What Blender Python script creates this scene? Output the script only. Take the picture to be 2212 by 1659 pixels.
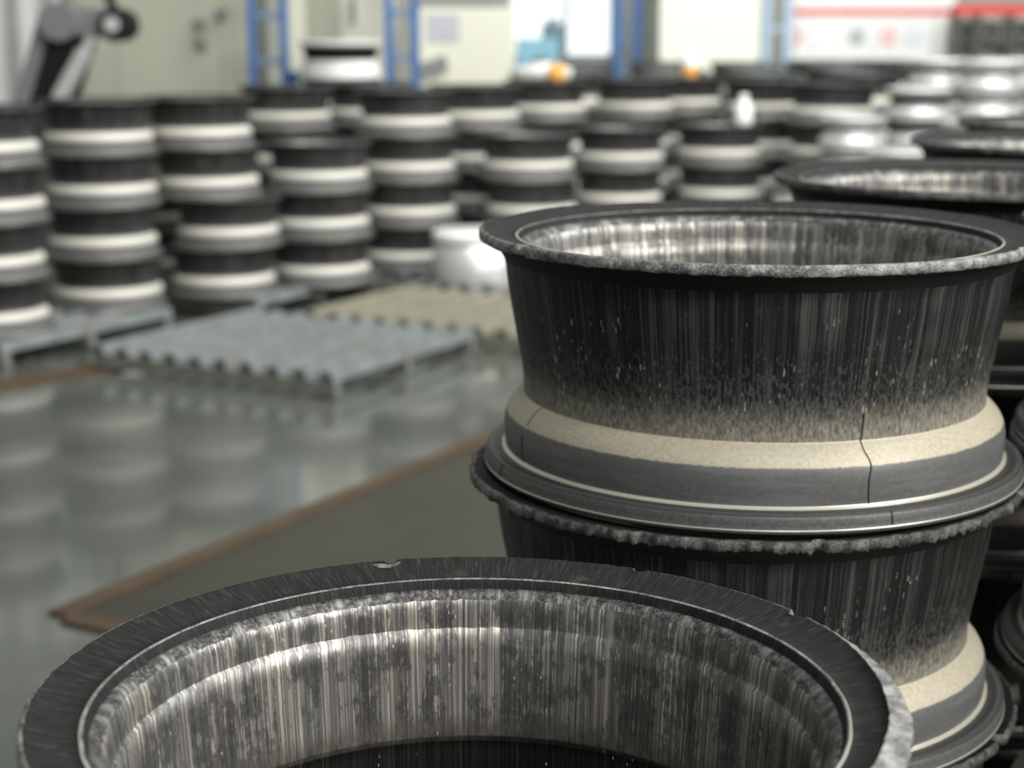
import bpy, bmesh, math, random
from mathutils import Vector, noise, Matrix
random.seed(11)
scene = bpy.context.scene
C = scene.collection
for o in list(bpy.data.objects): bpy.data.objects.remove(o)
R = math.radians

# ------------------------------------------------------------------ camera
HC = 1.513
cam = bpy.data.cameras.new('camera'); co = bpy.data.objects.new('camera', cam); C.objects.link(co)
co.location = (0, 0, HC)
cam.sensor_width = 36; cam.lens = 59.24; cam.clip_start = .02; cam.clip_end = 200
co.rotation_euler = (math.pi/2 - math.atan((829.5-60)/3640), 0, 0)
cam.dof.use_dof = True; cam.dof.focus_distance = 1.42; cam.dof.aperture_fstop = 4.7
cam.dof.aperture_blades = 0
scene.camera = co

# ------------------------------------------------------------------ world, lights, exposure
w = bpy.data.worlds.new('world'); scene.world = w; w.use_nodes = True
bg = w.node_tree.nodes['Background']; bg.inputs[0].default_value = (.93, 1, .97, 1); bg.inputs[1].default_value = .22
def area(name, loc, target, sx, sy, power, col=(1, 1, 1)):
    l = bpy.data.lights.new(name, 'AREA'); l.shape = 'RECTANGLE'; l.size = sx; l.size_y = sy; l.energy = power; l.color = col
    o = bpy.data.objects.new(name, l); C.objects.link(o); o.location = loc
    o.rotation_euler = (Vector(target)-Vector(loc)).to_track_quat('-Z', 'Y').to_euler()
    return o
area('key_light', (3.5, -.9, 3.2), (.3, 1.7, 1.0), 1.5, 1.2, 185, (1, .965, .89))  # unseen key light from the right front
area('fill_rear', (.9, -2.4, 4.9), (.1, 1.6, 1.1), 1.2, 1.0, 100, (1, .97, .92))      # unseen area light added behind the camera to brighten the rim interiors
area('fill_near', (2.6, 1.3, 4.4), (.3, 1.6, .8), 2.0, 1.2, 60, (1, .98, .94))  # unseen area light added overhead, set right to favour the bands' right side
area('fill_far', (1.5, 6.0, 6.0), (-.2, 10.5, .6), 6.0, 2.0, 560, (1, .99, .95))  # unseen area light added to brighten the far stacks
area('right_light', (7.5, 4.5, 4.2), (-1.0, 9.5, .6), 3.0, 2.4, 430, (1, 1, .97))           # unseen area light from the right, across the far stacks
area('fill_deep', (4.0, 12.0, 6.5), (3.5, 19.0, .8), 8.0, 3.0, 900, (1, 1, .97))  # unseen area light added to brighten the deep rows
scene.view_settings.view_transform = 'Standard'; scene.view_settings.look = 'None'
scene.view_settings.exposure = 0; scene.view_settings.gamma = 1; scene.view_settings.use_curve_mapping = False

# ------------------------------------------------------------------ material helpers
class NT:
    def __init__(s, name):
        s.m = bpy.data.materials.new(name); s.m.use_nodes = True
        s.t = s.m.node_tree; s.b = s.t.nodes['Principled BSDF']
    def n(s, typ, **k):
        nd = s.t.nodes.new(typ)
        for a, v in k.items(): setattr(nd, a, v)
        return nd
    def l(s, a, b): s.t.links.new(a, b)
    def math(s, op, a, b=None, c=None, clamp=False):
        nd = s.n('ShaderNodeMath', operation=op, use_clamp=clamp)
        for i, v in enumerate((a, b, c)):
            if v is None: continue
            if isinstance(v, (int, float)): nd.inputs[i].default_value = v
            else: s.l(v, nd.inputs[i])
        return nd.outputs[0]
    def ramp(s, fac, stops, interp='LINEAR'):
        nd = s.n('ShaderNodeValToRGB'); cr = nd.color_ramp; cr.interpolation = interp
        while len(cr.elements) < len(stops): cr.elements.new(.5)
        for e, (p, c) in zip(cr.elements, stops):
            e.position = p; e.color = (c, c, c, 1) if isinstance(c, (int, float)) else (*c, 1)
        s.l(fac, nd.inputs[0]); return nd.outputs[0]
    def mix(s, fac, a, b):
        nd = s.n('ShaderNodeMix', data_type='RGBA')
        for inp, v in ((nd.inputs[0], fac), (nd.inputs[6], a), (nd.inputs[7], b)):
            if isinstance(v, (int, float)): inp.default_value = v if inp == nd.inputs[0] else (v, v, v, 1)
            elif isinstance(v, tuple): inp.default_value = (*v, 1)
            else: s.l(v, inp)
        return nd.outputs[2]
    def sm(s, v, a, b):       # smoothstep a..b -> 0..1
        nd = s.n('ShaderNodeMapRange', interpolation_type='SMOOTHSTEP')
        s.l(v, nd.inputs[0]); nd.inputs[1].default_value = a; nd.inputs[2].default_value = b
        return nd.outputs[0]
    def noise(s, vec, scale=1., detail=2., rough=.5):
        nd = s.n('ShaderNodeTexNoise'); nd.inputs['Scale'].default_value = scale
        nd.inputs['Detail'].default_value = detail; nd.inputs['Roughness'].default_value = rough
        if vec is not None: s.l(vec, nd.inputs['Vector'])
        return nd.outputs[0]
    def bump(s, h, strength=.3, dist=.001):
        nd = s.n('ShaderNodeBump'); nd.inputs['Strength'].default_value = strength; nd.inputs['Distance'].default_value = dist
        s.l(h, nd.inputs['Height']); s.l(nd.outputs[0], s.b.inputs['Normal'])
    def set(s, color=None, rough=None, metal=None, spec=None):
        for key, v in (('Base Color', color), ('Roughness', rough), ('Metallic', metal), ('Specular IOR Level', spec)):
            if v is None: continue
            inp = s.b.inputs[key]
            if isinstance(v, (int, float)) and key != 'Base Color': inp.default_value = v
            elif isinstance(v, (int, float)): inp.default_value = (v, v, v, 1)
            elif isinstance(v, tuple): inp.default_value = (*v, 1)
            else: s.l(v, inp)
        return s.m
def cylinder_coords(g):
    """returns object z, and a function giving streak vectors that run along the wheel's axis"""
    tc = g.n('ShaderNodeTexCoord'); sep = g.n('ShaderNodeSeparateXYZ'); g.l(tc.outputs['Object'], sep.inputs[0])
    info = g.n('ShaderNodeObjectInfo')
    off = g.math('MULTIPLY', info.outputs['Random'], 37.)
    flat = g.n('ShaderNodeCombineXYZ'); g.l(sep.outputs[0], flat.inputs[0]); g.l(sep.outputs[1], flat.inputs[1])
    nrm = g.n('ShaderNodeVectorMath', operation='NORMALIZE'); g.l(flat.outputs[0], nrm.inputs[0])
    s2 = g.n('ShaderNodeSeparateXYZ'); g.l(nrm.outputs[0], s2.inputs[0])
    def vec(k, kz):
        c = g.n('ShaderNodeCombineXYZ')
        g.l(g.math('MULTIPLY', s2.outputs[0], k), c.inputs[0]); g.l(g.math('MULTIPLY', s2.outputs[1], k), c.inputs[1])
        g.l(g.math('MULTIPLY_ADD', sep.outputs[2], kz, off), c.inputs[2]); return c.outputs[0]
    def rad(k, kr):    # streaks that run radially, for flange faces
        ln = g.n('ShaderNodeVectorMath', operation='LENGTH'); g.l(flat.outputs[0], ln.inputs[0])
        c = g.n('ShaderNodeCombineXYZ')
        g.l(g.math('MULTIPLY', s2.outputs[0], k), c.inputs[0]); g.l(g.math('MULTIPLY', s2.outputs[1], k), c.inputs[1])
        g.l(g.math('MULTIPLY_ADD', ln.outputs[1], kr, off), c.inputs[2]); return c.outputs[0]
    return sep.outputs[2], vec, rad, tc.outputs['Object']

def mat_outer(name, gain=1.):
    g = NT(name); z, vec, rad, oc = cylinder_coords(g)
    st = g.noise(vec(120, 3.2), 1, 5, .70); st2 = g.noise(vec(22, 2.5), 1, 2, .5); big = g.noise(vec(5, 14), 1, 2, .6)
    s = g.ramp(st, [(.42, .006*gain), (.55, .018*gain), (.66, .075*gain)])
    patch = g.sm(g.math('ADD', st2, g.math('MULTIPLY', big, .7)), .83, 1.0)
    col = g.mix(g.math('MULTIPLY', patch, .7), s, g.ramp(st, [(.38, .014*gain), (.62, .085*gain)]))
    # scuffed grey blotches, thicker towards the neck
    bl = g.noise(vec(95, 130), 1, 6, .74)
    near = g.sm(z, -.055, -.150)
    thr = g.math('MULTIPLY_ADD', near, -.15, .64)
    blot = g.sm(g.math('SUBTRACT', bl, thr), -.02, .05)
    col = g.mix(g.math('MULTIPLY', blot, .8), col, (.085*gain, .087*gain, .087*gain))
    # bare shiny pits
    vo = g.n('ShaderNodeTexVoronoi'); g.l(vec(60, 62), vo.inputs['Vector']); vo.inputs['Scale'].default_value = 1
    pit = g.sm(vo.outputs['Distance'], .30, .14)
    sel = g.sm(g.noise(vec(9, 20), 1, 2, .6), .50, .56)
    zone = g.math('MULTIPLY', g.sm(z, -.045, -.06), g.sm(z, -.172, -.155))
    sel = g.math('MULTIPLY', sel, g.sm(g.math('ADD', g.noise(vec(2.2, 9), 1, 2, .5), g.math('MULTIPLY', g.sm(z, -.11, -.14), .12)), .50, .58))
    fine = g.sm(g.noise(oc, 700, 2, .6), .44, .56)
    pit = g.math('MULTIPLY', g.math('MULTIPLY', pit, sel), g.math('MULTIPLY', zone, fine))
    col = g.mix(pit, col, (.70, .70, .68))
    # sand coloured bare metal, speckled, at the neck
    sp = g.noise(vec(75, 110), 1, 4, .75)
    sand = g.sm(g.math('MULTIPLY_ADD', z, -17., g.math('MULTIPLY', sp, .85)), 2.72, 3.46)
    col = g.mix(g.math('MULTIPLY', sand, .93), col, g.ramp(sp, [(.35, (.12, .115, .10)), (.62, (.34, .32, .265))]))
    rough = g.math('MULTIPLY_ADD', pit, -.2, g.math('MULTIPLY_ADD', st, -.25, .62))
    g.bump(g.math('ADD', g.math('MULTIPLY', st, .5), g.math('ADD', g.math('MULTIPLY', blot, .35), g.math('MULTIPLY', fine, .12))), .55, .0006)
    return g.set(col, rough, g.math('MULTIPLY', pit, .6), .22)
def mat_inner(name, warm=0., gain=1.):
    g = NT(name); z, vec, rad, oc = cylinder_coords(g)
    st = g.noise(vec(110, 3), 1, 4, .65); st2 = g.noise(vec(16, 3.5), 1, 3, .6); fx = g.noise(vec(50, 75), 1, 5, .7)
    base = g.ramp(st, [(.33, .13*gain), (.50, .25*gain), (.60, (.52*gain, .49*gain, .43*gain)), (.70, (.85*gain, .80*gain, .70*gain))])
    pat = g.noise(vec(6, 26), 1, 4, .65)
    dirt = g.sm(g.math('ADD', g.math('MULTIPLY', g.math('ADD', st2, pat), .5), g.math('MULTIPLY', fx, .6)), .77, .87)
    col = g.mix(g.math('MULTIPLY', dirt, .80), base, g.ramp(fx, [(.35, .035), (.6, .10), (.75, .22)]))
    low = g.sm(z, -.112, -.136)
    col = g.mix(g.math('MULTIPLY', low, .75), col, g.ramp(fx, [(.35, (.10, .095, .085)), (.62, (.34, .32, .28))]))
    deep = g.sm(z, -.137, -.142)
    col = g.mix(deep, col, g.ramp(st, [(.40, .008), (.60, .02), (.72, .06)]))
    vo = g.n('ShaderNodeTexVoronoi'); g.l(vec(40, 70), vo.inputs['Vector']); vo.inputs['Scale'].default_value = 1
    pit = g.math('MULTIPLY', g.sm(vo.outputs['Distance'], .16, .06), g.sm(g.noise(vec(8, 14), 1, 2), .54, .62))
    col = g.mix(pit, col, .8)
    g.bump(g.math('ADD', g.math('MULTIPLY', st, .8), g.math('MULTIPLY', fx, .5)), .6, .0007)
    return g.set(col, g.math('MULTIPLY_ADD', fx, .32, .22), g.math('MULTIPLY_ADD', deep, -.5, .58), .5)
def mat_lip(name):          # rolled lip with crumbs of torn metal
    g = NT(name); z, vec, rad, oc = cylinder_coords(g)
    f = g.noise(oc, 330, 5, .75); c = g.noise(oc, 70, 3, .6); st = g.noise(vec(100, 6), 1, 4, .6)
    col = g.ramp(f, [(.38, .022), (.55, .11), (.68, .34)])
    col = g.mix(g.sm(c, .45, .6), col, g.ramp(st, [(.38, .09), (.62, .36)]))
    g.bump(f, .8, .0012)
    return g.set(col, .42, .6, .5)
def mat_face(name):         # dull dark flange face, brushed radially
    g = NT(name); z, vec, rad, oc = cylinder_coords(g)
    st = g.noise(rad(150, 40), 1, 4, .7); b = g.noise(oc, 28, 4, .65)
    col = g.ramp(st, [(.36, .010), (.55, .021), (.72, .065)])
    col = g.mix(g.math('MULTIPLY', g.sm(b, .58, .72), .6), col, (.06, .06, .056))
    g.bump(g.math('ADD', st, g.math('MULTIPLY', b, .5)), .4, .0006)
    return g.set(col, .62, .0, .16)
def mat_edge(name, lo, hi):
    g = NT(name); z, vec, rad, oc = cylinder_coords(g)
    f = g.noise(oc, 420, 5, .72); c = g.noise(oc, 60, 3, .6)
    col = g.ramp(g.math('MULTIPLY_ADD', c, .5, g.math('MULTIPLY', f, .5)), [(.38, lo*.25), (.47, lo), (.60, hi)])
    g.bump(g.math('ADD', f, c), .8, .0016)
    return g.set(col, .42, .35, .5)
def mat_shoulder(name, lim0=-.2045, lo=(.40, .365, .285), hi=(.60, .555, .45)):
    g = NT(name); z, vec, rad, oc = cylinder_coords(g)
    f = g.noise(oc, 260, 4, .7); wob = g.noise(vec(28, 0), 1, 4, .7)
    lim = g.math('MULTIPLY_ADD', wob, .0035, g.math('MULTIPLY_ADD', f, .004, lim0))
    cream = g.sm(g.math('SUBTRACT', z, lim), -.0008, .0010)
    grey = g.ramp(f, [(.3, (.095, .097, .10)), (.7, (.145, .147, .15))])
    ring = g.sm(g.noise(vec(3, 120), 1, 2), .5, .62)
    grey = g.mix(g.math('MULTIPLY', ring, .35), grey, (.19, .195, .20))
    sand = g.ramp(f, [(.3, lo), (.7, hi)])
    col = g.mix(cream, grey, sand)
    g.bump(f, .35, .0005)
    return g.set(col, .50, .10, .5)
def mat_foot(name):
    g = NT(name); z, vec, rad, oc = cylinder_coords(g)
    f = g.noise(oc, 240, 4, .7)
    grey = g.ramp(f, [(.3, (.07, .072, .074)), (.7, (.135, .137, .14))])
    top = g.math('MULTIPLY', g.sm(z, -.2436, -.2424), g.sm(z, -.2405, -.2415))
    col = g.mix(g.math('MULTIPLY', top, .7), grey, (.03, .03, .028))
    g.bump(f, .5, .0006)
    return g.set(col, .48, .15, .5)
def mat_plain(name, col, rough=.5, metal=0., var=.15, scale=6.):
    g = NT(name); tc = g.n('ShaderNodeTexCoord'); f = g.noise(tc.outputs['Object'], scale, 4, .6)
    return g.set(g.mix(f, tuple(c*(1-var) for c in col), tuple(min(1, c*(1+var)) for c in col)), rough, metal)
M = dict(outer=mat_outer('streaked dark forging'), inner=mat_inner('drawn bare metal'), lip=mat_lip('crumbled lip'),
         face=mat_face('dark flange face'), edge=mat_edge('pale flash edge', .30, .62), edged=mat_edge('dark flash edge', .07, .22),
         shoulder=mat_shoulder('sand and grey shoulder'), foot=mat_foot('grey foot'),
         ring=mat_plain('polished ring', (.80, .76, .66), .3, .5, .1, 200))
M['bare'] = mat_edge('bare chipped metal', .30, .62)
M['outer_far'] = mat_outer('streaked grey forging', 1.2)
M['shoulder_far'] = mat_shoulder('bright shoulder', -.1960, (.58, .56, .50), (.76, .745, .69))
M['silver'] = mat_plain('machined aluminium', (.72, .72, .72), .40, .55, .08, 12)
M['pale'] = mat_plain('pale casting', (.66, .66, .64), .5, .0)
M['silver_dull'] = mat_plain('dull aluminium', (.33, .33, .33), .4, .5, .15, 12)
M['black'] = mat_plain('black enamel and undercut shade', (.010, .0105, .011), .6); M['black'].node_tree.nodes['Principled BSDF'].inputs['Specular IOR Level'].default_value = .2
M['darkgrey'] = mat_plain('dark grey metal', (.075, .08, .08), .45, .3)
M['midgrey'] = mat_plain('grey metal', (.22, .23, .23), .45, .3)
M['white'] = mat_plain('white plastic', (.85, .85, .84), .35)
M['cream'] = mat_plain('cream enamel', (.42, .425, .345), .5, 0, .05, 1.5)
M['cream_light'] = mat_plain('light cream enamel', (.62, .62, .52), .5, 0, .04, 1.5)
M['ivory'] = mat_plain('ivory enamel', (.80, .81, .70), .45, 0, .02, 1.5)
M['cream_dark'] = mat_plain('recessed cream panel', (.34, .34, .27), .5, 0, .05)
M['blue'] = mat_plain('blue rack paint', (.045, .13, .34), .4)
M['blue_rung'] = mat_plain('faded blue rung', (.14, .22, .33), .5)
M['blue_pale'] = mat_plain('chalky blue rack paint', (.40, .52, .66), .45)
M['cyan'] = mat_plain('light blue enamel', (.20, .40, .50), .45)
M['teal'] = mat_plain('blue grey enamel', (.11, .20, .24), .45)
M['lilac'] = mat_plain('lilac paper', (.42, .41, .46), .7)
M['orange'] = mat_plain('orange plastic', (.85, .42, .08), .4)
M['red'] = mat_plain('red paint', (.70, .07, .06), .45)
M['rust'] = mat_plain('rust', (.075, .048, .026), .75, 0, .55, 6)
M['wallgrey'] = mat_plain('pale grey sheet', (.52, .53, .53), .6, 0, .03, 2)
M['wall'] = mat_plain('hall wall paint', (.50, .51, .46), .7, 0, .05, .6)
M['picture_red'] = mat_plain('pale red print', (.80, .42, .38), .5)
M['picture_grey'] = mat_plain('grey print', (.42, .46, .45), .5)
M['picture_blue'] = mat_plain('pale blue print', (.62, .68, .74), .5)
def mat_steel(name, a, b, rustamt=.0):
    g = NT(name); tc = g.n('ShaderNodeTexCoord'); f = g.noise(tc.outputs['Object'], 14, 5, .65); r = g.noise(tc.outputs['Object'], 5, 4, .6)
    col = g.mix(g.sm(f, .3, .7), a, b)
    col = g.mix(g.math('MULTIPLY', g.sm(r, .62, .70), rustamt), col, (.20, .10, .04))
    return g.set(col, .5, .3)
M['slat'] = mat_steel('galvanised slat', (.18, .205, .21), (.28, .305, .31), .5)
M['slat_warm'] = mat_steel('yellowed slat', (.24, .235, .185), (.35, .325, .25), .5)
M['rail'] = mat_steel('painted grey rail', (.20, .205, .18), (.29, .295, .265), .3)
g = NT('coated hall floor'); tc = g.n('ShaderNodeTexCoord')
f = g.noise(tc.outputs['Object'], .9, 5, .6); f2 = g.noise(tc.outputs['Object'], 7, 5, .65)
col = g.mix(g.sm(f, .35, .65), (.085, .096, .086), (.135, .145, .130))
col = g.mix(g.math('MULTIPLY', g.sm(f2, .5, .7), .3), col, (.085, .08, .06))
wv = g.noise(tc.outputs['Object'], 3.5, 3, .5); g.bump(wv, .05, .01)
g.b.inputs['Coat Weight'].default_value = .6; g.b.inputs['Coat Roughness'].default_value = .07
M['floor'] = g.set(col, g.math('MULTIPLY_ADD', f2, .16, .10), 0, .6)
g = NT('worn bay floor'); tc = g.n('ShaderNodeTexCoord')
f = g.noise(tc.outputs['Object'], 2.2, 5, .65)
M['bay'] = g.set(g.mix(f, (.026, .025, .018), (.064, .060, .044)), g.math('MULTIPLY_ADD', f, .3, .28), 0, .5)

# ------------------------------------------------------------------ mesh helpers
def obj(name, bm, mats, parent=None, loc=None, rot=None, smooth=False):
    me = bpy.data.meshes.new(name)
    bmesh.ops.recalc_face_normals(bm, faces=bm.faces) if not smooth else None
    bm.to_mesh(me); bm.free()
    for m in (mats if isinstance(mats, (list, tuple)) else [mats]): me.materials.append(M[m])
    if smooth:
        me.shade_smooth()
    o = bpy.data.objects.new(name, me); C.objects.link(o)
    if parent: o.parent = parent
    if loc: o.location = loc
    if rot: o.rotation_euler = rot
    return o
def thing(name, label, cat, loc=(0, 0, 0), rotz=0, group=None):
    o = bpy.data.objects.new(name, None); o.empty_display_size = .05; C.objects.link(o)
    o.location = loc; o.rotation_euler = (0, 0, rotz); o['label'] = label; o['category'] = cat
    if group: o['group'] = group
    return o
def tag(o, label, cat, group=None):
    o['label'] = label; o['category'] = cat
    if group: o['group'] = group
    return o
def struct(o): o['kind'] = 'structure'; return o
def box(bm, x0, x1, y0, y1, z0, z1, mi=0, bev=0):
    v = [bm.verts.new(p) for p in ((x0, y0, z0), (x1, y0, z0), (x1, y1, z0), (x0, y1, z0), (x0, y0, z1), (x1, y0, z1), (x1, y1, z1), (x0, y1, z1))]
    fs = [bm.faces.new([v[i] for i in q]) for q in ((0, 3, 2, 1), (4, 5, 6, 7), (0, 1, 5, 4), (1, 2, 6, 5), (2, 3, 7, 6), (3, 0, 4, 7))]
    for f in fs: f.material_index = mi
    if bev:
        es = list({e for f in fs for e in f.edges})
        bmesh.ops.bevel(bm, geom=es, offset=bev, segments=2, affect='EDGES', profile=.7)
def bx(*a, **k):
    bm = bmesh.new(); box(bm, *a, **k); return bm
def tube(bm, p0, p1, r0, r1=None, seg=20, mi=0):
    p0, p1 = Vector(p0), Vector(p1); r1 = r0 if r1 is None else r1
    d = (p1-p0).normalized(); a = d.orthogonal().normalized(); b = d.cross(a)
    rings = []
    for p, r in ((p0, r0), (p1, r1)):
        rings.append([bm.verts.new(p + r*(math.cos(t)*a + math.sin(t)*b)) for t in (2*math.pi*i/seg for i in range(seg))])
    for i in range(seg):
        bm.faces.new((rings[0][i], rings[0][(i+1) % seg], rings[1][(i+1) % seg], rings[1][i])).material_index = mi
    bm.faces.new(rings[0][::-1]).material_index = mi; bm.faces.new(rings[1]).material_index = mi
def beam(bm, p0, p1, wx, wy, mi=0):
    """square bar from p0 to p1"""
    p0, p1 = Vector(p0), Vector(p1); d = (p1-p0).normalized()
    a = d.cross(Vector((0, 1, 0)));  a = a.normalized() if a.length > .1 else Vector((1, 0, 0)); b = d.cross(a)
    q = [[bm.verts.new(p + sx*wx/2*a + sy*wy/2*b) for sx, sy in ((-1, -1), (1, -1), (1, 1), (-1, 1))] for p in (p0, p1)]
    for i in range(4): bm.faces.new((q[0][i], q[0][(i+1) % 4], q[1][(i+1) % 4], q[1][i])).material_index = mi
    bm.faces.new(q[0][::-1]).material_index = mi; bm.faces.new(q[1]).material_index = mi
def lathe(bm, prof, seg, warp=None, closed=False):
    """prof: (r, z, material index of the strip that follows)"""
    rings = []
    for (r, z, mi) in prof:
        ring = []
        for i in range(seg):
            t = 2*math.pi*i/seg
            rr, zz = warp(t, r, z) if warp else (r, z)
            ring.append(bm.verts.new((rr*math.cos(t), rr*math.sin(t), zz)))
        rings.append(ring)
    n = len(rings)
    for k in range(n if closed else n-1):
        a, b = rings[k], rings[(k+1) % n]
        for i in range(seg):
            f = bm.faces.new((a[i], b[i], b[(i+1) % seg], a[(i+1) % seg])); f.material_index = prof[k][2]; f.smooth = True
    return rings
def cn(t, k, seed): return noise.noise(Vector((math.cos(t)*k, math.sin(t)*k, seed)))

# ------------------------------------------------------------------ forged wheel rim
H = .26
def smooth_prof(p, n):
    """Catmull-Rom refine of (r, z) points"""
    out = []
    for i in range(len(p)-1):
        p0, p1, p2, p3 = p[max(0, i-1)], p[i], p[i+1], p[min(len(p)-1, i+2)]
        for j in range(n):
            t = j/n
            out.append(tuple(.5*(2*p1[k] + (-p0[k]+p2[k])*t + (2*p0[k]-5*p1[k]+4*p2[k]-p3[k])*t*t + (-p0[k]+3*p1[k]-3*p2[k]+p3[k])*t**3) for k in (0, 1)))
    out.append(tuple(p[-1])); return out
def rim(name, label, loc, seg=96, fine=1, flash=.0, chips=0, seed=0, rz=0, edge='edge', outer='outer', zs=1., bevel=None, hot=None, group=None, tilt=None, shm='shoulder', cracks=(), up=0.):
    """a forged rim blank, origin on the axis at the top flange plane"""
    t = thing(name, label, 'wheel', loc, rz, group)
    if tilt: t.rotation_euler = (tilt[0], tilt[1], rz)
    rnd = random.Random(seed)
    bumps = [(rnd.uniform(0, 2*math.pi), rnd.uniform(.01, .035), rnd.uniform(.3, 1)) for _ in range(chips)]
    bumps += hot or []
    def warp(a, r, z):
        if r > .286 and z > -.03:
            k = min(1, (r-.286)/.012)
            d = flash*(.6 + .9*cn(a, 7, seed) + .7*cn(a, 26, seed+9) + .45*cn(a, 80, seed+4))
            low = flash*(.5*cn(a, 34, seed+2) + .4*cn(a, 90, seed+6))
            for (b, w_, h_) in bumps:
                e = abs((a-b+math.pi) % (2*math.pi) - math.pi)
                if e < w_: d -= h_*.007*min(1, (w_-e)/w_*3)
            if bevel and z > -.0045:
                e = abs((a+rz-bevel[0]+math.pi) % (2*math.pi) - math.pi)
                if r < .2995: d -= bevel[1]*max(0, 1-(e/bevel[2])**2)*min(1, k*1.6); z = z - .0
            return r + k*(d + .0008*cn(a, 40, 3)), z + (k*low*1.3 if z < -.006 else k*low*.15)
        return r + .0005*cn(a, 9, seed), z
    fl = [(.2565, -.0150, 0), (.2580, -.0112, 0), (.2595, -.0080, 1), (.2612, -.0071, 2), (.2622, -.0080, 0), (.270, -.0072, 0), (.280, -.0052, 0), (.289, -.0030, 0),
          (.2945, -.0012, 0), (.2965, -.0003, 1), (.2985, -.0010, 1), (.3000, -.0030, 1), (.3005, -.0060, 1), (.3002, -.0092, 1), (.2990, -.0112, 3), (.2965, -.0128, 3), (.289, -.0150, 3), (.2845, -.0165, 3),
          (.2835, -.0190, 3), (.2825, -.0200, 3), (.2790, -.0245, 3), (.2757, -.0300, 3)]
    bm = bmesh.new(); lathe(bm, fl, seg, warp)
    obj('flange', bm, ['face', edge, 'ring', 'black'], t, smooth=True)  # black underside strips put the undercut shadow into the colour
    ou = [(.2757, -.0300), (.2730, -.040), (.2712, -.055), (.2672, -.080), (.2625, -.106), (.2580, -.132), (.2543, -.153), (.2530, -.168), (.2530, -.1795)]
    inn = [(.2565, -.0150), (.2535, -.0158), (.2500, -.0185), (.2470, -.0235), (.2452, -.030), (.2442, -.040), (.2436, -.0445)]
    inn2 = [(.2412, -.0460), (.2398, -.062), (.2380, -.090), (.2360, -.115), (.2350, -.1345), (.2358, -.1365), (.2385, -.1385), (.2390, -.150), (.2392, -.175), (.2415, -.187), (.2500, -.2005), (.2590, -.212), (.2615, -.224), (.2620, -.240)]
    if up: ou = [(r, -.03+(z+.03)*(.1495-up)/.1495) for r, z in ou]
    if fine > 1: ou = smooth_prof(ou, fine); inn = smooth_prof(inn, 3)
    def warp2(a, r, z):
        lum = 0
        if r < .256 and -.026 < z < -.010: lum = .0011*cn(a, 60, z*90+seed)*min(1, fine-1)
        if abs(z+.0445) < .0018: return r, z + .0012*cn(a, 30, seed+5)
        return r + .0004*cn(a, 12, z*30+seed) + lum, z + lum
    bm = bmesh.new(); lathe(bm, [(r, z, 0) for r, z in ou], seg, warp2)
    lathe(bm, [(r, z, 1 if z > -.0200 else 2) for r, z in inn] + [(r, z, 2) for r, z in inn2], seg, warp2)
    for f in bm.faces:
        if f.material_index: f.normal_flip()
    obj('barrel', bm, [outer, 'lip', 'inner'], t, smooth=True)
    sh = [(.2530, -.1795), (.2538, -.1808), (.2575, -.1832), (.2632, -.1882), (.2685, -.1945), (.2722, -.2015), (.2740, -.209), (.2746, -.217), (.2744, -.226), (.2738, -.2335), (.2732, -.2380)]
    if up: sh = [(r, z+up if z > -.202 else -.2015+up+(z+.2015)*(.0365+up)/.0365) for r, z in sh]
    bm = bmesh.new(); lathe(bm, [(r, z, 0) for r, z in (smooth_prof(sh, 2) if fine > 1 else sh)], seg)
    obj('shoulder', bm, shm, t, smooth=True)
    ft = [(.2732, -.2380, 1), (.2742, -.2392, 1), (.2758, -.2398, 1), (.2772, -.2405, 0), (.2790, -.2428, 0), (.2830, -.2424, 0), (.2880, -.2408, 0), (.2915, -.2408, 0), (.2940, -.2420, 0), (.2952, -.2445, 0),
          (.2958, -.2500, 0), (.2960, -.2545, 0), (.2964, -.2551, 1), (.2968, -.2560, 0), (.2968, -.2580, 0), (.2955, -.2600, 0), (.2900, -.2600, 0), (.2660, -.2600, 0), (.2620, -.2560, 0), (.2620, -.2400, 0)]
    bm = bmesh.new(); lathe(bm, ft, seg)
    obj('base_flange', bm, ['foot', 'ring'], t, smooth=True)
    allp = smooth_prof(ou[-9:] if False else [(.2543, -.153), (.2530, -.168), (.2530, -.1795)], 1)[:-1] + smooth_prof(sh, 2) + [(.2742, -.2392)]
    if seg > 500: allp = ou[-12:-1] + smooth_prof(sh, 2)
    footp = [(.2915, -.2408), (.2940, -.2420), (.2952, -.2445), (.2958, -.2500), (.2960, -.2545)]
    for wa, za, zb, wob in cracks:          # hairline cracks: a thin line that follows the profile
        bm = bmesh.new(); pv = None
        for (r_, z) in (footp if za < -.2399 else allp):
            if not (zb <= z <= za): continue
            a = wa - rz + wob*noise.noise(Vector((z*70, wa*5, 0)))*.03; h = .0006/r_
            q = [bm.verts.new((rr*math.cos(a+s_*h), rr*math.sin(a+s_*h), z)) for rr, s_ in ((r_+.0006, -1), (r_+.0006, 1), (r_-.0012, 1), (r_-.0012, -1))]
            if pv:
                for k_ in range(4): bm.faces.new((pv[k_], pv[(k_+1) % 4], q[(k_+1) % 4], q[k_]))
            else: bm.faces.new(q)
            pv = q
        if pv: bm.faces.new(pv[::-1]); obj('crack', bm, 'black', t)
        else: bm.free()
    if zs != 1.: t.scale = (1, 1, zs)
    return t
def copy_tree(o):
    c = o.copy(); C.objects.link(c)
    for ch in list(o.children):
        d = ch.copy(); C.objects.link(d); d.parent = c; d.matrix_parent_inverse.identity()
    return c

# ------------------------------------------------------------------ floor and hall
struct(obj('floor', bx(-9, 12, -3, 25, -.2, 0), 'floor'))
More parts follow.
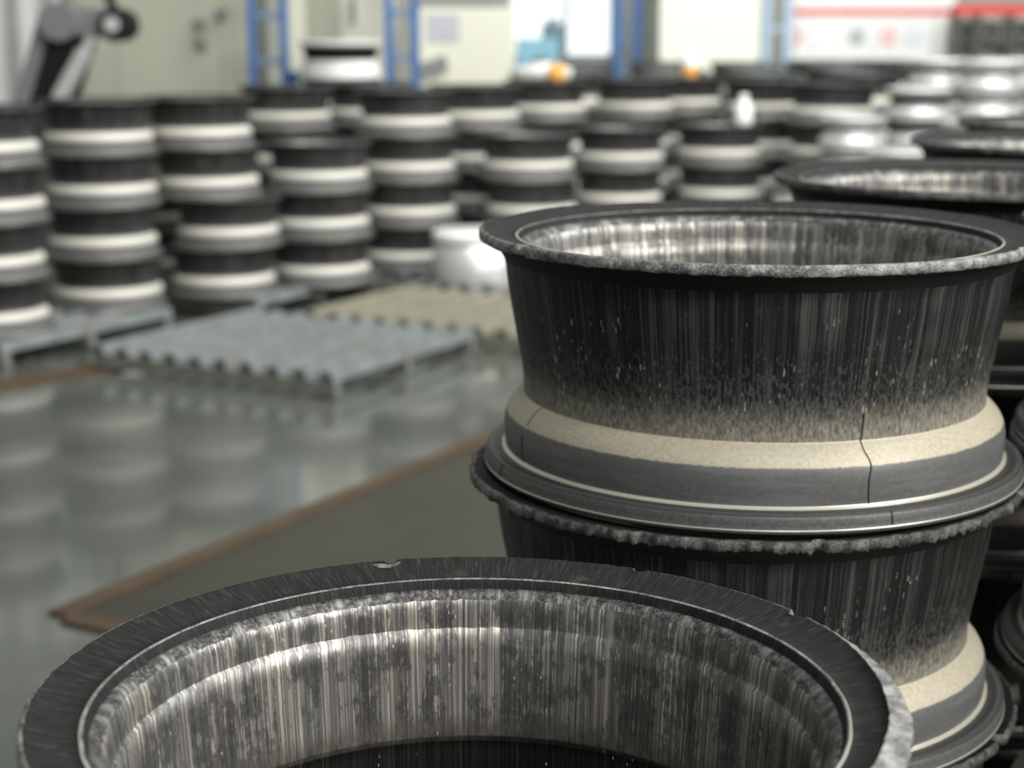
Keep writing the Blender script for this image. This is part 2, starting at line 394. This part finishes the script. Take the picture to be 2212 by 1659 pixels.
# worn bay under the near stacks, edged by a rusty angle iron that runs from (-1.23, 4.17) to (-.08, 6.15)
bm = bmesh.new()
c0 = Vector((-1.19, 4.20)); dv = (Vector((-.06, 6.22))-c0).normalized(); c1 = c0 + dv*9; du = Vector((dv.y, -dv.x))
q = [bm.verts.new((p.x, p.y, .004)) for p in (c0+du*.05, c0+du*6, c1+du*6, c1+du*.05)]
bm.faces.new(q); r_ = bmesh.ops.extrude_face_region(bm, geom=bm.faces[:]); bmesh.ops.translate(bm, vec=(0, 0, -.006), verts=[v for v in r_['geom'] if isinstance(v, bmesh.types.BMVert)])
struct(obj('floor_bay', bm, 'bay'))
def strip(name, a, b, wd, zt, m):
    a, b = Vector((*a, 0)), Vector((*b, 0)); L = (b-a).length
    o = obj(name, bx(0, L, -wd/2, wd/2, 0, zt, bev=.002), m, loc=(a.x, a.y, 0), rot=(0, 0, math.atan2(b.y-a.y, b.x-a.x))); return struct(o)
strip('trim_1', c0, c1, .075, .012, 'rust')
e1 = c0+du*.04; strip('trim_2', e1-dv*.0, e1+du*5, .075, .012, 'rust')
strip('trim_3', (-2.55, 6.70), (-1.75, 7.62), .22, .010, 'rust')
struct(obj('wall_back', bx(-9, 12, 24, 24.3, 0, 9), 'wall'))
struct(obj('wall_left', bx(-9.2, -9, -3, 24.3, 0, 9), 'wall'))

# ------------------------------------------------------------------ near stacks of rims
ordn = ['topmost', 'second from top', 'third from top', 'fourth from top', 'lowest']
M['edgeA'] = mat_edge('scaled flash edge', .17, .46)
M['edgeB'] = mat_edge('torn flash edge', .20, .50)
rim('wheel_forging', 'mottled black forged rim with sand band, on top of the tall foreground stack', (.266, 1.835, 1.300), 720, 4, .0017, 7, 3, 0.4, 'edgeA',
cracks=[(R(-73), -.150, -.238, .45), (R(-70.5), -.240, -.256, .3), (R(-157.5), -.178, -.200, 1), (R(-158.5), -.208, -.238, .2), (R(-160), -.240, -.256, .2)])
rim('wheel_forging', 'black streaked rim with ragged flange, second from top of the tall foreground stack', (.256, 1.82, 1.040), 720, 4, .0048, 14, 8, 1.7, 'edged')
for k, (dx, dy) in enumerate(((.012, 0), (.0, .01), (.008, 0))):
    rim('wheel_forging', 'dark forged rim in the tall foreground stack, %s' % ordn[k+2], (.256+dx, 1.83+dy, .78-.26*k), 360, 2, .002, 6, 20+k, k, 'edged')
rim('wheel_forging', 'open rim at lower front whose streaked bare metal inside shows, topmost of the nearest stack', (-.031, 1.10, 1.065), 900, 4, .0012, 6, 5, .9, 'edgeB', zs=1.024, bevel=(R(-38), .016, R(62)),
    hot=[(R(104.5)-.9, .02, 1.2)])
B1 = [o for o in C.objects if o.name == 'wheel_forging.005'][0]
bm = bmesh.new(); aa = R(105)-.9
vs = []
for zt in (.0004, -.009):
    vs.append([bm.verts.new((rr*math.cos(aa+da), rr*math.sin(aa+da), zt-(.0022 if rr > .29 else .0012))) for rr, da in ((.2965, -.045), (.2945, .052), (.2885, .030), (.2855, .0), (.2880, -.025))])
for i in range(5): bm.faces.new((vs[0][i], vs[0][(i+1) % 5], vs[1][(i+1) % 5], vs[1][i]))
bm.faces.new(vs[0]); bm.faces.new(vs[1][::-1])
ch = obj('chip', bm, 'bare', B1); ch['label'] = 'bright bare chip on the flange edge'
for k in range(3):
    rim('wheel_forging', 'dark rim of the nearest stack, %s' % ('directly under the open top rim' if k == 0 else ordn[k+1]), (-.031+.004*k, 1.10, 1.065-.26625*(k+1)), 240, 2, .001, 4, 30+k, k, 'edged', zs=1.024)
proto = rim('wheel_forging', '', (0, 0, 0), 200, 2, .0016, 6, 40, 0, 'edged')
near_stacks = [((.895, 1.91), 'dark stack at right edge, nearest', 5), ((.700, 2.51), 'stack mouth right behind the tall foreground stack', 5),
               ((1.085, 3.31), 'second rim mouth back at right edge', 5), ((1.36, 4.0), 'third rim mouth back at right edge', 5)]
first = True
for (x, y), nm, n in near_stacks:
    for k in range(n):
        o = proto if first else copy_tree(proto); first = False
        o.location = (x+random.uniform(-.006, .006), y+random.uniform(-.006, .006), 1.3-.26*k); o.rotation_euler.z = random.uniform(0, 6.28)
        o['label'] = 'dark forged rim, %s of the %s' % (ordn[k], nm); o['category'] = 'wheel'; o['group'] = 'forged rims stacked at the near right'

# ------------------------------------------------------------------ slatted steel pallets
def pallet(loc, label, W=1.33, D=1.17, n=10, sl='slat', rot=-29, group='slatted steel pallets'):
    t = thing('slatted_pallet', label, 'pallet', (*loc, 0), R(rot), group)
    pitch = (W-.08)/(n-1)
    for i in range(n):
        x = -W/2+.04+i*pitch; bm = bmesh.new()
        # hat shaped channel running front to back
        wd = min(.034, pitch*.32); prof = [(-wd, .078), (-wd*.8, .112), (-wd*.7, .12), (wd*.7, .12), (wd*.8, .112), (wd, .078), (wd*.75, .078), (wd*.6, .106), (-wd*.6, .106), (-wd*.75, .078)]
        a = [bm.verts.new((x+px, -D/2, pz)) for px, pz in prof]; b = [bm.verts.new((x+px, D/2, pz)) for px, pz in prof]
        m_ = len(prof)
        for j in range(m_): bm.faces.new((a[j], a[(j+1) % m_], b[(j+1) % m_], b[j]))
        for e in (a, b):
            for q in ((0, 1, 8, 9), (1, 2, 3, 4, 7, 8), (4, 5, 6, 7)): bm.faces.new([e[j] for j in q])
        obj('slat', bm, sl, t)
    for y in (-D/2+.03, 0, D/2-.03): obj('rail', bx(-W/2+.005, W/2-.005, y-.022, y+.022, .016, .078, bev=.004), 'rail', t)
    for x in (-W/2+.07, W/2-.07):
        for y in (-D/2+.05, D/2-.05): obj('foot', bx(x-.045, x+.045, y-.03, y+.03, 0, .016, bev=.003), 'rail', t)
    return t
pallet((-1.03, 7.64), 'empty grey slatted steel pallet alone on the floor at left centre')
pallet((-.235, 8.515), 'empty slatted pallet with yellowed slats behind the grey empty pallet', D=.98, sl='slat_warm')
pallet((-2.59, 8.28), 'slatted pallet under the two leftmost stacks')
pallet((-1.63, 9.60), 'slatted pallet under the leaning stack, its dark edge above the empty grey pallet')

# ------------------------------------------------------------------ far stacks
far = rim('wheel_forging', '', (0, 0, 0), 72, 1, .0, 0, 50, 0, 'edged', 'outer_far', shm='shoulder_far', up=.024)
fs = [True]
def far_stack(x, y, n, where, base=.12, dz=None, offs=None, group='forged rims stacked on pallets across the hall'):
    global far
    for k in range(n):        # k=0 topmost
        o = far if fs[0] else copy_tree(far); fs[0] = False
        dx, dy = (offs[k] if offs else (random.uniform(-.012, .012), random.uniform(-.012, .012)))
        o.location = (x+dx, y+dy, base+.26*(n-k)); o.rotation_euler.z = random.uniform(0, 6.28)
        nm = ['topmost', 'second from top', 'third from top', 'fourth from top', 'lowest'][k] if k < n-1 else 'lowest'
        o['label'] = 'forged rim, %s of the %s' % (nm, where); o['category'] = 'wheel'; o['group'] = group
far_stack(-2.46, 7.86, 4, 'leftmost stack at the left edge')
far_stack(-2.09, 8.62, 4, 'second stack from the left')
far_stack(-1.545, 9.04, 4, 'leaning stack left of centre', offs=[(-.115, 0), (-.085, .01), (.02, 0), (-.01, 0)])
far_stack(-1.07, 9.45, 3, 'three rim stack right of the leaning stack')
far_stack(-1.96, 9.78, 3, 'stack between the second and leaning stacks')
small = []
def on_small(x, y, n, where):
    pallet((x, y), 'small slatted pallet under the %s' % where, .58, .58, 5, group='small slatted pallets in the back rows')
    far_stack(x, y, n, where)
on_small(-1.40, 10.68, 4, 'stack behind the leaning stack')
on_small(-.93, 11.20, 4, 'narrow stack between blue uprights')
on_small(-.62, 10.06, 4, 'four rim stack beside the pale cylinder')
on_small(-.22, 10.82, 4, 'stack behind the pale cylinder')
on_small(.105, 10.15, 3, 'stack right of the pale cylinder')
on_small(.68, 10.85, 3, 'short stack above foreground rim mouth')
on_small(1.37, 11.20, 3, 'short stack beside the white bottle')
on_small(.235, 11.75, 4, 'stack under the orange container')
on_small(.86, 12.10, 4, 'back stack under third blue upright')
on_small(1.30, 12.75, 4, 'back stack under white and orange bottle')
on_small(1.78, 12.02, 4, 'back stack below the ivory cabinet')
on_small(2.12, 11.34, 4, 'back stack left of silver wheels')
on_small(-1.24, 12.4, 4, 'stack carrying the pale rim')

# a pale rim on top of that last stack
t = thing('wheel_forging', 'pale aluminium rim with dark barrel sitting high between the blue uprights', 'wheel', (-1.24, 12.4, 1.42))
def simple(prof, seg=64):
    bm = bmesh.new(); lathe(bm, [(r, z, 0) for r, z in prof], seg); return bm
obj('flange', simple([(.250, -.02), (.262, -.006), (.290, 0), (.300, -.004), (.300, -.030), (.276, -.034)]), 'pale', t, smooth=True)
obj('barrel', simple([(.274, -.032), (.262, -.09), (.250, -.135)]), 'black', t, smooth=True)
obj('shoulder', simple([(.250, -.135), (.268, -.148), (.280, -.19), (.286, -.235), (.296, -.250), (.296, -.26), (.25, -.26), (.25, -.02)]), 'pale', t, smooth=True)

# far grid of rims as single pieces, deep in the hall
def lite(m1, m2, m3):
    bm = bmesh.new()
    lathe(bm, [(.262, -.008, 0), (.296, 0, 0), (.300, -.011, 1), (.276, -.028, 1), (.266, -.09, 1), (.253, -.165, 1), (.254, -.181, 2), (.270, -.198, 2), (.274, -.212, 3), (.274, -.238, 3), (.296, -.244, 3), (.296, -.26, 3), (.262, -.26, 0), (.235, -.14, 0), (.244, -.04, 0), (.262, -.008, 0)], 40)
    o = obj('wheel_forging', bm, [m1, m2, m3, 'midgrey'], smooth=True); return o
M['sandy'] = mat_plain('sand metal', (.58, .54, .45), .5, .1)
deep = lite('darkgrey', 'outer_far', 'sandy'); deepused = False
rows = []
for r_i, y in enumerate((13.6, 14.6, 15.7, 16.9, 18.2)):
    x = (.125*y/3.64) * 1.0 + .05*r_i
    c_i = 0
    while x < (1106/3640)*y + .2 and c_i < 9:
        rows.append((x, y+random.uniform(-.08, .08), r_i, c_i)); x += random.uniform(.68, .86); c_i += 1
rown = ['nearest', 'second', 'third', 'fourth', 'farthest']; coln = ['first', 'second', 'third', 'fourth', 'fifth', 'sixth', 'seventh', 'eighth', 'ninth']
for x, y, ri, ci in rows:
    pal = 4
    tag(obj('slatted_pallet', bx(-.31, .31, -.31, .31, 0, .12, bev=.01), 'rail', loc=(x, y, 0)), 'low pallet under the %s stack of the %s deep row' % (coln[ci], rown[ri]), 'pallet', 'pallets of the deep rows')
    for k in range(pal):
        o = deep if not deepused else deep.copy()
        if deepused: C.objects.link(o)
        deepused = True
        o.location = (x, y, .12+.26*(pal-k)); o.rotation_euler.z = random.uniform(0, 6)
        tag(o, '%s rim, %s stack of the %s deep row below the board' % (ordn[k] if k < 3 else 'lowest', coln[ci], rown[ri]), 'wheel', 'rims in the deep rows below the display board')

# bright machined rims at the right
def alloy(name, s=1., dark=False):
    bm = bmesh.new()
    lathe(bm, [(.175*s, -.01, 0), (.205*s, 0, 0), (.212*s, -.012, 0), (.206*s, -.03, 1), (.185*s, -.05, 1), (.178*s, -.10, 1), (.190*s, -.125, 0), (.206*s, -.14, 0), (.212*s, -.165, 0), (.212*s, -.18, 0), (.180*s, -.18, 1), (.165*s, -.09, 1), (.175*s, -.01, 0)], 48)
    # five spokes and hub
    for a in range(5):
        t = 2*math.pi*a/5
        beam(bm, (.03*s*math.cos(t), .03*s*math.sin(t), -.05), (.178*s*math.cos(t), .178*s*math.sin(t), -.04), .035*s, .02, 0)
    tube(bm, (0, 0, -.075), (0, 0, -.03), .045*s, seg=24)
    return obj(name, bm, ['silver', 'darkgrey' if dark else 'silver_dull'], smooth=False)
al = alloy('wheel_casting'); ald = alloy('wheel_casting', 1., True); used = {id(al): False, id(ald): False}
sp = [(2.86, 11.45, 7, 0), (3.32, 11.5, 7, 0), (3.8, 11.55, 7, 0), (2.60, 10.9, 6, 1), (3.06, 10.95, 7, 0), (3.52, 11.0, 6, 0), (2.80, 10.3, 5, 0), (3.27, 10.35, 5, 0), (2.15, 10.72, 5, 0), (2.34, 10.17, 4, 0), (1.80, 10.27, 3, 0)]
wn = ['back left', 'back middle', 'back right', 'dark sided left', 'middle', 'right', 'front middle', 'front right', 'far left', 'front left', 'short outlying']
for (x, y, n, dk), nm in zip(sp, wn):
    tag(obj('slatted_pallet', bx(-.21, .21, -.21, .21, 0, .12, bev=.01), 'rail', loc=(x, y, 0)), 'small pallet under the %s pile of bright alloy wheels' % nm, 'pallet', 'pallets under the alloy wheels')
    for k in range(n):
        src = ald if dk else al
        if used[id(src)]: o = src.copy(); C.objects.link(o)
        else: o = src; used[id(src)] = True
        o.location = (x, y, .12+.17*(n-k)); o.rotation_euler.z = random.uniform(0, 6); o.scale.z = .944
        tag(o, 'bright alloy wheel, %s of the %s pile at the right' % (['topmost', 'second', 'third', 'fourth', 'fifth', 'sixth', 'lowest'][k], nm), 'wheel', 'bright alloy wheels piled at the right')

# ------------------------------------------------------------------ loose things on and among the stacks
pallet((-.2, 9.45), 'small slatted pallet under the pale cylinder', .58, .58, 5, group='small slatted pallets in the back rows')
t = thing('metal_cylinder', 'short pale aluminium cylinder on a pallet left of the foreground rim mouth', 'metal cylinder', (-.2, 9.43, .12))
obj('body', simple([(0, 0), (.238, 0), (.242, .01), (.242, .21), (.232, .215), (.232, .222)], 80), 'silver', t, smooth=True)
obj('top_band', simple([(.232, .222), (.246, .226), (.246, .272), (.238, .28), (.0, .28)], 80), 'white', t, smooth=True)
t = thing('hub_casting', 'pale hub casting lying beside the orange container on the back stacks', 'hub', (.20, 11.83, 1.16))
obj('disc', simple([(0, 0), (.20, 0), (.215, .02), (.215, .075), (.19, .09), (.08, .095), (.08, .12), (0, .12)]), 'pale', t, smooth=True)
obj('boss', simple([(.0, .15), (.055, .15), (.062, .14), (.062, .12)]), 'darkgrey', t, smooth=True)
t = thing('orange_container', 'small orange tub standing in front of the pale hub casting', 'container', (.30, 11.51, 1.16))
obj('tub', simple([(0, 0), (.045, 0), (.058, .015), (.060, .08), (.05, .095), (.0, .095)]), 'orange', t, smooth=True)
obj('lid', simple([(.048, .095), (.050, .10), (.045, .112), (0, .114)]), 'orange', t, smooth=True)
t = thing('bottle', 'white bottle with orange base on the back row stack below the ivory cabinet', 'bottle', (1.30, 12.52, 1.16))
obj('base', simple([(0, 0), (.055, 0), (.06, .01), (.06, .075)]), 'orange', t, smooth=True)
obj('body', simple([(.06, .075), (.06, .15), (.045, .185), (.022, .20), (.02, .215)]), 'white', t, smooth=True)
obj('cap', simple([(.022, .215), (.026, .217), (.026, .245), (0, .247)]), 'white', t, smooth=True)
t = thing('bottle', 'white bottle standing on a short stack right of centre', 'bottle', (1.50, 11.04, .90))
obj('body', simple([(0, 0), (.055, 0), (.058, .01), (.056, .12), (.03, .15), (.026, .16)]), 'white', t, smooth=True)
obj('cap', simple([(.028, .16), (.028, .19), (0, .192)]), 'white', t, smooth=True)

# ------------------------------------------------------------------ dark handling arm at left
t = thing('robot_arm', 'dark grey handling arm leaning behind the left stacks', 'robot arm', (-2.95, 11.2, 0))
bm = bmesh.new(); box(bm, -.32, .32, -.3, .3, 0, .55, bev=.03); tube(bm, (0, 0, .5), (0, 0, .95), .22, .18, 32); obj('pedestal', bm, 'darkgrey', t)
bm = bmesh.new(); beam(bm, (-.13, 0, .80), (.14, 0, 1.60), .26, .22); obj('lower_arm', bm, 'black', t)
bm = bmesh.new(); beam(bm, (-.31, .02, .85), (-.03, .02, 1.62), .10, .26); obj('side_plate', bm, 'midgrey', t)
bm = bmesh.new(); tube(bm, (.02, -.16, 1.06), (.20, -.16, 1.36), .055, .055, 24); tube(bm, (.20, -.16, 1.36), (.25, -.16, 1.45), .035, .035, 20); obj('piston', bm, 'silver', t)
bm = bmesh.new(); tube(bm, (.05, -.2, 1.55), (.05, .2, 1.55), .12, .12, 32); box(bm, .1, .36, -.12, .12, 1.46, 1.64, bev=.02); obj('elbow', bm, 'midgrey', t)
bm = bmesh.new(); tube(bm, (.40, -.17, 1.53), (.40, .12, 1.53), .105, .105, 32); obj('wrist', bm, 'black', t)
bm = bmesh.new(); tube(bm, (.39, -.19, 1.535), (.39, -.165, 1.535), .05, .05, 24); obj('wrist_cap', bm, 'silver', t)
bm = bmesh.new()
pts = [Vector((.38, 0, 1.6)), Vector((.34, 0, 1.70)), Vector((.26, 0, 1.80)), Vector((.22, 0, 2.0)), Vector((.2, 0, 2.4))]
for a_, b_ in zip(pts, pts[1:]): tube(bm, a_, b_, .032, .032, 12)
obj('cable', bm, 'black', t)

# ------------------------------------------------------------------ cabinets, uprights and boards behind
def XX(px, y): return (px-1106)*y*.2687e-3
def cabinet(name, label, x0, x1, y, z1, mat, depth=.9):
    t = thing(name, label, 'cabinet', ((x0+x1)/2, y, 0)); hw = (x1-x0)/2
    obj('body', bx(-hw, hw, 0, depth, .08, z1, bev=.012), mat, t)
    obj('plinth', bx(-hw+.03, hw-.03, .03, depth-.03, 0, .08), 'darkgrey', t)
    return t, hw
# pale grey sheet curtain at far left
bm = bmesh.new(); n = 48
for i in range(n):
    x0, x1 = -1.3+1.9*i/n, -1.3+1.9*(i+1)/n
    y0, y1 = .03*math.sin(i*.9), .03*math.sin((i+1)*.9)
    v = [bm.verts.new(p) for p in ((x0, y0, .03), (x1, y1, .03), (x1, y1, 3.4), (x0, y0, 3.4), (x0, y0+.01, .03), (x1, y1+.01, .03), (x1, y1+.01, 3.4), (x0, y0+.01, 3.4))]
    for q in ((0, 1, 2, 3), (4, 7, 6, 5), (3, 2, 6, 7), (0, 4, 5, 1), (0, 3, 7, 4), (1, 5, 6, 2)): bm.faces.new([v[j] for j in q])
t = thing('strip_curtain', 'pale grey ribbed sheet curtain hanging at the far left', 'curtain', (XX(140, 12.9)-.62, 12.9, 0))
obj('sheet', bm, 'wallgrey', t); obj('header_rail', bx(-1.4, .68, -.04, .05, 3.40, 3.48), 'midgrey', t)
for x in (-1.36, .64): obj('post', bx(x-.03, x+.03, -.03, .03, 0, 3.40), 'midgrey', t)

t, hw = cabinet('machine_cabinet', 'wide cream machine cabinet with two small dark switches at left', XX(125, 13.2), XX(540, 13.2), 13.2, 2.9, 'cream')
def onface(px, y, x0): return XX(px, y)-x0
cx = t.location.x
for (a, b, za, zb) in ((420, 450, 1.34, 1.60),):
    pl = obj('switch_plate', bx(XX(a, 13.2)-cx, XX(b, 13.2)-cx, -.02, 0, za, zb, bev=.004), 'cream_dark', t)
    for z in (za+.06, zb-.06):
        bm = bmesh.new(); tube(bm, (XX(435, 13.2)-cx, -.055, z), (XX(435, 13.2)-cx, -.02, z), .035, .035, 20); obj('knob', bm, 'midgrey', pl)
bm = bmesh.new(); tube(bm, (XX(482, 13.2)-cx, -.05, 1.62), (XX(482, 13.2)-cx, 0, 1.62), .045, .045, 20); obj('push_button', bm, 'midgrey', t)
for px in (250, 478): obj('door_seam', bx(XX(px, 13.2)-cx-.006, XX(px, 13.2)-cx+.006, -.004, .004, .2, 2.8), 'cream_dark', t)

t, hw = cabinet('machine_cabinet', 'light cream machine cabinet with a recessed door panel between the blue uprights', XX(618, 13.3), XX(838, 13.3), 13.3, 2.9, 'cream_light'); cx = t.location.x
obj('recessed_panel', bx(XX(662, 13.3)-cx, XX(738, 13.3)-cx, -.006, .01, 1.35, 2.5, bev=.003), 'cream_dark', t)
obj('handle', bx(XX(765, 13.3)-cx-.015, XX(765, 13.3)-cx+.015, -.04, 0, 1.55, 1.75, bev=.006), 'midgrey', t)
t, hw = cabinet('machine_cabinet', 'cream machine cabinet with a lilac notice right of the second blue upright', XX(900, 13.6), XX(1112, 13.6), 13.6, 1.665, 'cream_light'); cx = t.location.x
t['label'] = 'low cream machine cabinet with a lilac notice, right of the second blue upright'
obj('notice', bx(XX(922, 13.6)-cx, XX(992, 13.6)-cx, -.004, 0, 1.40, 1.62), 'lilac', t)
bm = bmesh.new(); beam(bm, (XX(905, 13.6)-cx, -.05, 1.18), (XX(965, 13.6)-cx, -.05, 1.26), .10, .08); obj('shadow_bar', bm, 'midgrey', t)  # grey bar standing in for a slanted shadow on the cabinet

def upright(label, xa, xb, y, rungs, m='blue', w_=.06, top=3.4):
    t = thing('rack_upright', label, 'rack upright', ((xa+xb)/2, y, 0), 0, 'blue rack uprights'); hw = (xb-xa)/2
    for s in (-1, 1):
        p = obj('post', bx(s*hw-w_/2, s*hw+w_/2, -w_/2, w_/2, .01, top, bev=.005), m, t)
        obj('foot_plate', bx(s*hw-.07, s*hw+.07, -.06, .06, 0, .01), m, t)
    for z in rungs: obj('rung', bx(-hw+w_/2, hw-w_/2, -.02, .02, z-.022, z+.022, bev=.004), 'blue_rung' if m == 'blue' else m, t)
    return t
rg = [1.27-.33*k for k in range(4)] + [1.27+.33*k for k in range(1, 7)]
u = upright('blue ladder shaped upright beside the wide cream cabinet', XX(543, 12.7), XX(614, 12.7), 12.7, rg, w_=.055)
obj('corner_bracket', bx(.14, .22, -.05, .05, 1.08, 1.20, bev=.01), 'blue', u)
upright('blue ladder shaped upright right of the pale rim', XX(840, 12.9), XX(897, 12.9), 12.9, [z+.02 for z in rg], w_=.062)
upright('blue upright with close posts in front of the bright opening', XX(1333, 19.6), XX(1377, 19.6), 19.6, [1.05, 1.45, 1.9, 2.4], w_=.12)
upright('pale blue upright left of the display board', XX(1655, 19.8), XX(1702, 19.8), 19.8, [1.0, 1.5, 2.0], 'blue_pale', w_=.10)

# bright opening in the hall wall: an overexposed window with frame
g = NT('daylight pane'); e = g.n('ShaderNodeEmission'); e.inputs[0].default_value = (.93, 1, 1, 1); e.inputs[1].default_value = 1.35
g.l(e.outputs[0], g.t.nodes['Material Output'].inputs[0]); M['daylight'] = g.m
wd = struct(obj('window_1', bx(XX(1105, 23.9), XX(1318, 23.9), 23.9, 23.99, 1.15, 4.2), 'daylight'))
struct(obj('trim_4', bx(XX(1318, 23.8), XX(1345, 23.8), 23.78, 23.99, 0, 4.4), 'midgrey'))
struct(obj('trim_5', bx(XX(1218, 23.8), XX(1226, 23.8), 23.80, 23.99, 1.15, 4.2), 'midgrey'))
t, hw = cabinet('control_cabinet', 'light blue cabinet below the bright opening', XX(1116, 17.5), XX(1205, 17.5), 17.5, 1.40, 'cyan', .6)
obj('door', bx(-hw+.02, hw-.02, -.012, 0, .2, 1.36, bev=.003), 'cyan', t)
t, hw = cabinet('control_cabinet', 'narrow blue grey cabinet right of the light blue one', XX(1172, 19.0), XX(1217, 19.0), 19.0, 1.56, 'teal', .5)
obj('lamp_housing', bx(-.06, .06, .1, .2, 1.56, 1.62, bev=.01), 'midgrey', t)
t, hw = cabinet('machine_cabinet', 'tall ivory cabinet standing between the blue uprights at right', XX(1425, 19.0), XX(1642, 19.0), 19.0, 3.2, 'ivory', .8)
obj('door', bx(-hw+.03, hw-.03, -.01, 0, .15, 3.1, bev=.003), 'ivory', t)
t, hw = cabinet('machine_cabinet', 'beige column left of the ivory cabinet', XX(1386, 20.3), XX(1426, 20.3), 20.3, 3.2, 'cream', .3)

# long display board with red stripe and round wheel pictures
y = 20.5; t = thing('display_board', 'long white display board with a red stripe and round pictures at upper right', 'display board', (XX(1880, y), y, 0)); cx = t.location.x
def zz(py): return HC-(py-60)*y/3790.
obj('panel', bx(XX(1700, y)-cx, XX(2064, y)-cx, 0, .05, zz(128), zz(-60)), 'white', t)
obj('red_stripe', bx(XX(1700, y)-cx, XX(2064, y)-cx, -.006, 0, zz(33), zz(20)), 'red', t)
for k, (px, m) in enumerate(((1716, 'picture_red'), (1852, 'picture_grey'), (1920, 'picture_red'), (1978, 'picture_blue'))):
    bm = bmesh.new(); c_ = Vector((XX(px, y)-cx, 0, zz(80)))
    tube(bm, c_+Vector((0, -.008, 0)), c_, .105, .105, 32); p = obj('wheel_picture', bm, m, t)
    bm = bmesh.new(); tube(bm, c_+Vector((0, -.014, 0)), c_+Vector((0, -.008, 0)), .045, .045, 24); obj('wheel_centre', bm, 'white' if k != 1 else 'wallgrey', p)
    for q in range(2): obj('divider', bx(XX(px+38, y)-cx-.008, XX(px+38, y)-cx+.008, -.004, 0, zz(115), zz(40)), 'wallgrey', t) if q == 0 else None
for px in (1760, 2000): obj('leg', bx(XX(px, y)-cx-.03, XX(px, y)-cx+.03, .0, .05, 0, zz(128)), 'midgrey', t)
y = 20.0; t = thing('storage_rack', 'grey rack with dark posts and a red top beam at the upper right corner', 'rack', (XX(2150, y), y, 0)); cx = t.location.x
for px in (2064, 2108, 2180, 2250): obj('post', bx(XX(px, y)-cx-.05, XX(px, y)-cx+.05, -.05, .05, 0, zz(10)), 'darkgrey', t)
obj('top_beam', bx(XX(2058, y)-cx, XX(2255, y)-cx, -.07, -.05, zz(32), zz(10)), 'red', t)
obj('back_panel', bx(XX(2060, y)-cx, XX(2255, y)-cx, .3, .34, .1, zz(36)), 'cream_light', t)
obj('shelf', bx(XX(2060, y)-cx, XX(2255, y)-cx, .02, .3, zz(98), zz(90)), 'darkgrey', t)
obj('lower_shelf', bx(XX(2060, y)-cx, XX(2255, y)-cx, .02, .3, zz(155), zz(148)), 'darkgrey', t)
for k, px in enumerate((2084, 2142, 2210)):
    bm = bmesh.new(); c_ = Vector((XX(px, y), y, zz(90)+.115))
    n_ = 40; ring = [(.115, -.07), (.115, .07), (.095, .07), (.085, 0), (.095, -.07)]
    rs = []
    for r, dy in ring:
        rs.append([bm.verts.new((r*math.cos(2*math.pi*i/n_), dy, r*math.sin(2*math.pi*i/n_))) for i in range(n_)])
    for j in range(5):
        for i in range(n_): bm.faces.new((rs[j][i], rs[(j+1) % 5][i], rs[(j+1) % 5][(i+1) % n_], rs[j][(i+1) % n_]))
    for a in range(5):
        th = 2*math.pi*a/5+.3; beam(bm, (.02*math.cos(th), 0, .02*math.sin(th)), (.09*math.cos(th), 0, .09*math.sin(th)), .022, .02)
    tag(obj('wheel_casting', bm, 'darkgrey', loc=(c_.x, y+.16, c_.z+.004)), 'dark spoked wheel standing on the grey rack, %s' % ('left bay', 'middle bay', 'right bay')[k], 'wheel', 'sample wheels on the rack')
